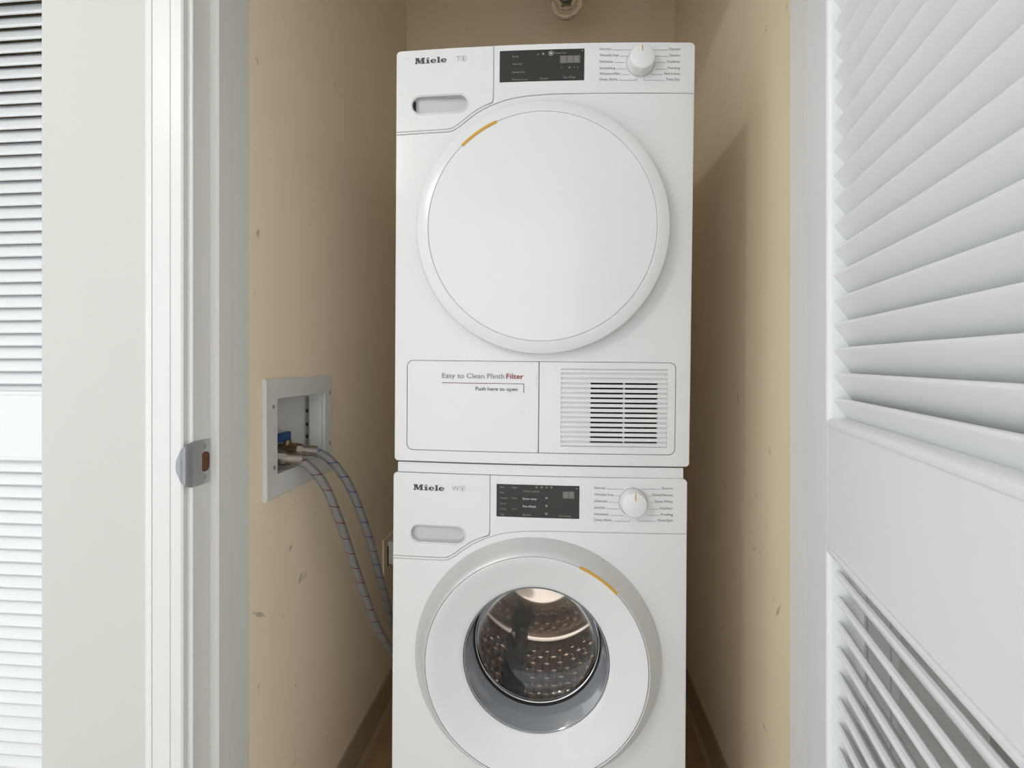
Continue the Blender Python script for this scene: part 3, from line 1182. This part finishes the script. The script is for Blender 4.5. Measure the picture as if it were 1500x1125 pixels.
# porthole door
door = thing('door', None, None)
door.parent = wash
b = bmesh.new()
lathe(b, [(0.150, 0.004), (0.240, 0.004), (0.2470, -0.006), (0.2475, -0.0095), (0.2455, -0.0125), (0.2300, -0.0330), (0.2235, -0.0405), (0.2205, -0.0425), (0.2190, -0.0420), (0.2186, -0.0385), (0.205, -0.03), (0.16, -0.006), (0.150, 0.0)], 128, 0, WC)
obj('door_ring', b, 'silver', door, smooth=30)
b = bmesh.new()
lathe(b, [(0.2180, -0.0385), (0.2180, -0.0410), (0.2168, -0.0420), (0.2140, -0.0415), (0.1980, -0.0340), (0.1750, -0.0240), (0.1580, -0.0175), (0.1500, -0.0150), (0.1475, -0.0130), (0.1470, -0.0080)], 128, 0, WC)
obj('door_dish', b, 'whiteplastic', door, smooth=30)
arc_bar('handle_strip', 0, WC, 0.2172, 0.2222, 44.5, 67.0, -0.0438, -0.036, 'gold', door)
# bowl: grey side wall, clear inner end
b = bmesh.new()
lathe(b, [(0.1468, -0.0100), (0.1452, -0.0125), (0.1435, -0.0110), (0.1428, 0.000), (0.1415, 0.015), (0.1385, 0.040), (0.1365, 0.054), (0.1352, 0.070), (0.1375, 0.070), (0.1405, 0.045), (0.1455, 0.012), (0.1470, -0.004)], 96, 0, WC)
obj('bowl_wall', b, 'lipgrey', door, smooth=35)
b = bmesh.new()
lathe(b, [(0.1340, 0.0675), (0.126, 0.0775), (0.105, 0.0865), (0.070, 0.093), (0.035, 0.096), (0.0, 0.097)], 96, 0, WC)
obj('door_glass', b, 'glass', door, smooth=60)
b = bmesh.new()
lathe(b, [(0.1366, 0.0530), (0.1340, 0.0545), (0.1328, 0.058), (0.1362, 0.058)], 96, 0, WC)
obj('dark_seal', b, 'dark', door, smooth=35)
b = bmesh.new()
lathe(b, [(0.1350, 0.0580), (0.1318, 0.0600), (0.1310, 0.0655), (0.1345, 0.0690)], 96, 0, WC)
obj('glass_rim', b, 'chrome', door, smooth=35)
b = bmesh.new()
lathe(b, [(0.1465, 0.020), (0.204, 0.020), (0.204, 0.065), (0.185, 0.085), (0.165, 0.085), (0.1425, 0.066)], 96, 0, WC)
obj('gasket', b, 'gasket', wash, smooth=40)

# drum with honeycomb bumps
def hexbump(s, t, p):
    """height 0..1 of a honeycomb of rounded cells, cell pitch p"""
    best = 9
    r3 = math.sqrt(3)
    for ox, oy in ((0, 0), (p / 2, p * r3 / 2)):
        a = (s - ox) / p
        c = (t - oy) / (p * r3)
        ds = (a - round(a)) * p
        dt = (c - round(c)) * p * r3
        best = min(best, math.hypot(ds, dt))
    q = min(best / (p * 0.5), 1.15)
    return max(0.0, 1 - q ** 3.2)


DR = 0.238
b = bmesh.new()
NA, NY = 480, 120
y0, y1 = 0.092, 0.47
grid = []
for j in range(NY + 1):
    y = y0 + (y1 - y0) * j / NY
    row = []
    for i in range(NA):
        a = 2 * math.pi * i / NA
        h = hexbump(DR * a, y, DR * 2 * math.pi / 40)
        r = DR - 0.011 * h
        row.append(b.verts.new((r * math.cos(a), y, WC + r * math.sin(a))))
    grid.append(row)
for j in range(NY):
    for i in range(NA):
        b.faces.new([grid[j][i], grid[j][(i + 1) % NA], grid[j + 1][(i + 1) % NA], grid[j + 1][i]])
drum = obj('drum', b, 'steel', wash, smooth=80)
b = bmesh.new()
lathe(b, [(DR + 0.004, 0.466), (0.225, 0.463), (0.215, 0.470), (0.16, 0.470), (0.15, 0.462), (0.10, 0.462), (0.09, 0.47), (0.05, 0.472), (0.04, 0.462), (0.0, 0.458)], 96, 0, WC)
obj('drum_back', b, 'steel', drum, smooth=40)
b = bmesh.new()
lathe(b, [(0.1655, 0.088), (0.22, 0.088), (0.243, 0.094), (0.243, 0.1)], 96, 0, WC)
obj('drum_lip', b, 'steel', drum, smooth=40)
for k, a0 in enumerate((-107.0, 13.0, 133.0)):
    # lifter rib running front to back on the drum wall
    b = bmesh.new()
    ca = math.radians(a0)
    er = Vector((math.cos(ca), 0, math.sin(ca)))
    et = Vector((-math.sin(ca), 0, math.cos(ca)))
    prof = [(-0.034, 0.0), (-0.028, 0.014), (-0.016, 0.036), (-0.006, 0.043), (0.006, 0.043), (0.016, 0.036), (0.028, 0.014), (0.034, 0.0)]
    rows = []
    for y in (0.115, 0.125, 0.45, 0.46):
        s = 0.75 if y in (0.115, 0.46) else 1.0
        rows.append([b.verts.new(Vector((0, y, WC)) + er * (DR - 0.006 - q[1] * s) + et * q[0]) for q in prof])
    for A, B in zip(rows, rows[1:]):
        for i in range(len(prof) - 1):
            b.faces.new([A[i], A[i + 1], B[i + 1], B[i]])
    b.faces.new(rows[0]); b.faces.new(rows[-1][::-1])
    rib = obj('lifter', b, 'ribsteel', drum, smooth=25)
b = bmesh.new()

# ------------------------------------------------------------------ supply box, valves, hoses
BX = XL
box_ = thing('water_supply_box', 'white recessed water supply box set into the left closet wall', 'supply box', (BX, 1.08, 0.80))


def bpart(name, bm_, m, parent=box_, smooth=None):
    for v in bm_.verts:
        v.co -= Vector((BX, 1.08, 0.80))
    return obj(name, bm_, m, parent, smooth)


# faceplate: bent frame standing a little off the wall on its near edge
Y0, Y1, Z0, Z1 = 0.934, 1.229, 0.800, 1.041
y0, y1, z0, z1 = 0.981, 1.192, 0.846, 1.000
b = bmesh.new()
o_ = [(Y0, Z0), (Y1, Z0), (Y1, Z1), (Y0, Z1)]
i_ = [(y0, z0), (y1, z0), (y1, z1), (y0, z1)]
lift = {0: 0.006, 3: 0.004, 1: 0.0025, 2: 0.0025}
fo = [b.verts.new((BX + lift[k], p[0], p[1])) for k, p in enumerate(o_)]
fm = [b.verts.new((BX + lift[k] + 0.0025, p[0] + (0.004 if p[0] == Y0 else -0.004), p[1] + (0.004 if p[1] == Z0 else -0.004))) for k, p in enumerate(o_)]
fi = [b.verts.new((BX + 0.004, p[0], p[1])) for k, p in enumerate(i_)]
fb = [b.verts.new((BX - 0.004, p[0], p[1])) for p in i_]
fob = [b.verts.new((BX + 0.0004, p[0], p[1])) for p in o_]
for A, B in ((fob, fo), (fo, fm), (fm, fi), (fi, fb)):
    for k in range(4):
        b.faces.new([A[k], A[(k + 1) % 4], B[(k + 1) % 4], B[k]])
bpart('faceplate', b, 'boxplastic')
# the box itself
b = bmesh.new()
xb = BX - 0.046
vf = [b.verts.new((BX - 0.003, p[0], p[1])) for p in i_]
vb = [b.verts.new((xb, p[0], p[1])) for p in i_]
for k in range(4):
    b.faces.new([vf[k], vf[(k + 1) % 4], vb[(k + 1) % 4], vb[k]])
b.faces.new(vb)
bpart('recess', b, 'boxplastic')
for zz in (0.892, 0.922, 0.955):
    bpart('side_clip', bx(xb + 0.003, xb + 0.008, 1.187, 1.1915, zz - 0.004, zz + 0.004), 'dark')
bpart('side_strip', bx(xb + 0.002, xb + 0.009, 1.1895, 1.1918, 0.862, 0.99), 'clip')
for (yy, zz) in ((0.964, 0.985), (1.214, 0.998), (1.214, 0.872), (0.967, 0.862)):
    zl = bmesh.new()
    zlathe(zl, [(0.0045, 0.0), (0.004, 0.0018), (0.0015, 0.0022), (0.001, 0.001), (0, 0.001)], 16)
    for v in zl.verts:
        x, y, z = v.co
        v.co = (BX + 0.0045 + z, yy + x, zz + y)
    bpart('screw', zl, 'screw', smooth=40)


def cyl_between(b, p, q, r, seg=18, r2=None):
    p = Vector(p); q = Vector(q)
    t = (q - p).normalized()
    n = t.cross(Vector((0, 0, 1)) if abs(t.z) < 0.9 else Vector((1, 0, 0))).normalized()
    m = t.cross(n)
    A = [b.verts.new(p + r * (math.cos(2 * math.pi * k / seg) * n + math.sin(2 * math.pi * k / seg) * m)) for k in range(seg)]
    r2 = r if r2 is None else r2
    B = [b.verts.new(q + r2 * (math.cos(2 * math.pi * k / seg) * n + math.sin(2 * math.pi * k / seg) * m)) for k in range(seg)]
    for k in range(seg):
        b.faces.new([A[k], A[(k + 1) % seg], B[(k + 1) % seg], B[k]])
    b.faces.new(A[::-1]); b.faces.new(B)
    return b


def valve(y, z, lever, x_out):
    b = bmesh.new()
    cyl_between(b, (xb, y, z), (x_out - 0.012, y, z), 0.0125)
    cyl_between(b, (x_out - 0.016, y, z), (x_out, y, z), 0.0150, 8)
    cyl_between(b, (BX - 0.028, y, z), (BX - 0.028, y, z + 0.022), 0.009)
    cyl_between(b, (BX - 0.030, y, z), (BX - 0.030, y, 0.846), 0.011)
    v = bpart('valve', b, 'brass', smooth=40)
    if lever:
        b = bmesh.new()
        box(b, BX - 0.034, BX - 0.022, y - 0.045, y + 0.008, z + 0.020, z + 0.040, bev=0.003)
        bpart('lever', b, lever, parent=v)


VB = (1.075, 0.880)    # far valve (blue)
VR = (1.008, 0.874)    # near valve (red)
valve(VB[0], VB[1], 'blue', BX - 0.004)
valve(VR[0], VR[1], None, BX - 0.012)


def hose(name, label, m, pts, r):
    t = thing(name, label, 'hose', pts[0], group='braided water supply hoses')
    O_ = Vector(pts[0])
    path = catmull(pts, 16)
    # nut and crimp sleeve at the valve end
    d = (path[2] - path[0]).normalized()
    b = bmesh.new()
    cyl_between(b, path[0] - d * 0.004 - O_, path[0] + d * 0.016 - O_, r * 1.55, 8)
    obj('nut', b, 'nickel', t)
    b = bmesh.new()
    cyl_between(b, path[0] + d * 0.014 - O_, path[0] + d * 0.048 - O_, r * 1.22, 20)
    obj('crimp_sleeve', b, 'nickel', t, smooth=40)
    b = bmesh.new()
    tube(b, [p - O_ for p in path], r, 20)
    obj('braid', b, m, t, smooth=60)
    return t


HR = 0.0098
HB = [(-0.590, 1.080, 0.878), (-0.560, 1.100, 0.872), (-0.529, 1.124, 0.850), (-0.497, 1.162, 0.780), (-0.475, 1.212, 0.662), (-0.466, 1.262, 0.549), (-0.463, 1.322, 0.433), (-0.460, 1.365, 0.350), (-0.425, 1.46, 0.22), (-0.40, 1.57, 0.14)]
HRD = [(-0.592, 1.016, 0.873), (-0.563, 1.034, 0.867), (-0.538, 1.052, 0.845), (-0.515, 1.080, 0.794), (-0.498, 1.120, 0.698), (-0.486, 1.170, 0.584), (-0.469, 1.235, 0.438), (-0.455, 1.295, 0.338), (-0.44, 1.37, 0.25), (-0.415, 1.46, 0.16), (-0.395, 1.56, 0.10)]
hose('supply_hose', 'steel-braided supply hose with blue thread, the upper of the two', 'hose_blue',
     HB, HR)
hose('supply_hose', 'steel-braided supply hose with red thread, the lower of the two', 'hose_red',
     HRD, HR)
# grey drain hose that shows low behind the machine
path = catmull([(-0.43, 1.62, 0.40), (-0.475, 1.58, 0.31), (-0.508, 1.545, 0.22), (-0.495, 1.57, 0.15), (-0.44, 1.65, 0.09), (-0.36, 1.74, 0.07)], 30)
b = bmesh.new()
P0 = path[0]
tube(b, [p - P0 for p in path], 0.012, 16, rfun=lambda s: 0.0115 + 0.0012 * math.sin(s * 2 * math.pi / 0.007))
dh = obj('drain_hose', b, 'drain', None, smooth=60)
dh.location = P0
tag(dh, 'grey corrugated drain hose looping low behind the washing machine', 'hose')

# wall socket low on the left closet wall, partly behind the machine
so = thing('wall_socket', 'beige wall socket with a plug, half hidden behind the machines', 'socket', (XL, 1.66, 0.43))
b = bmesh.new()
box(b, 0.0, 0.006, -0.055, 0.045, -0.06, 0.062, bev=0.002)
obj('cover_plate', b, 'closet', so)
b = bmesh.new()
box(b, 0.006, 0.026, -0.020, 0.028, -0.032, 0.045, bev=0.003)
obj('plug', b, 'boxplastic', so)
obj('socket_gap', bx(0.0058, 0.0095, -0.023, 0.030, -0.034, 0.030), 'dark', so)

# ------------------------------------------------------------------ glass jar lamp in the closet, unlit
lp = thing('jar_lamp', 'clear ribbed glass jar lamp hanging above the dryer', 'lamp', (0.026, 1.72, CEIL))
b = bmesh.new()
zlathe(b, [(0, 0.0), (0.062, 0.0), (0.062, -0.012), (0.052, -0.020), (0.040, -0.024), (0.040, -0.050), (0, -0.050)], 40)
obj('lamp_holder', b, 'chrome', lp, smooth=35)
b = bmesh.new()
outer = [(0.041, -0.036), (0.047, -0.050), (0.0505, -0.070)]
z = -0.074
while z > -0.165:
    outer += [(0.0530, z), (0.0490, z - 0.007)]
    z -= 0.014
outer += [(0.0525, -0.180), (0.0505, -0.192), (0.0455, -0.200), (0.036, -0.2045), (0.018, -0.2070), (0.0, -0.2075)]
inner = [(0.0, -0.1900), (0.018, -0.1900), (0.030, -0.187), (0.0380, -0.180), (0.0410, -0.168), (0.0410, -0.06), (0.041, -0.046), (0.037, -0.036)]
prof = outer + inner + [outer[0]]
zlathe(b, prof, 40)
bmesh.ops.remove_doubles(b, verts=b.verts, dist=1e-6)
obj('glass_jar', b, 'jarglass', lp, smooth=50)
b = bmesh.new()
zlathe(b, [(0, -0.05), (0.013, -0.05), (0.014, -0.075), (0.026, -0.105), (0.029, -0.125), (0.025, -0.145), (0.012, -0.156), (0, -0.158)], 24)
obj('bulb', b, 'whiteplastic', lp, smooth=50)

# ------------------------------------------------------------------ hall lamp that lights the hall (out of frame, upper left behind the camera)
hl = thing('hall_lamp', 'lit globe lamp under the hall ceiling behind the viewpoint', 'lamp', (-1.55, -1.12, CEIL))
b = bmesh.new()
zlathe(b, [(0, 0), (0.055, 0), (0.055, -0.012), (0.02, -0.022), (0.012, -0.028), (0.012, -0.05), (0, -0.05)], 32)
obj('lamp_base', b, 'chrome', hl, smooth=35)
b = bmesh.new()
bmesh.ops.create_icosphere(b, subdivisions=3, radius=0.055, matrix=Matrix.Translation((0, 0, -0.10)))
obj('globe', b, 'bulb', hl, smooth=180)
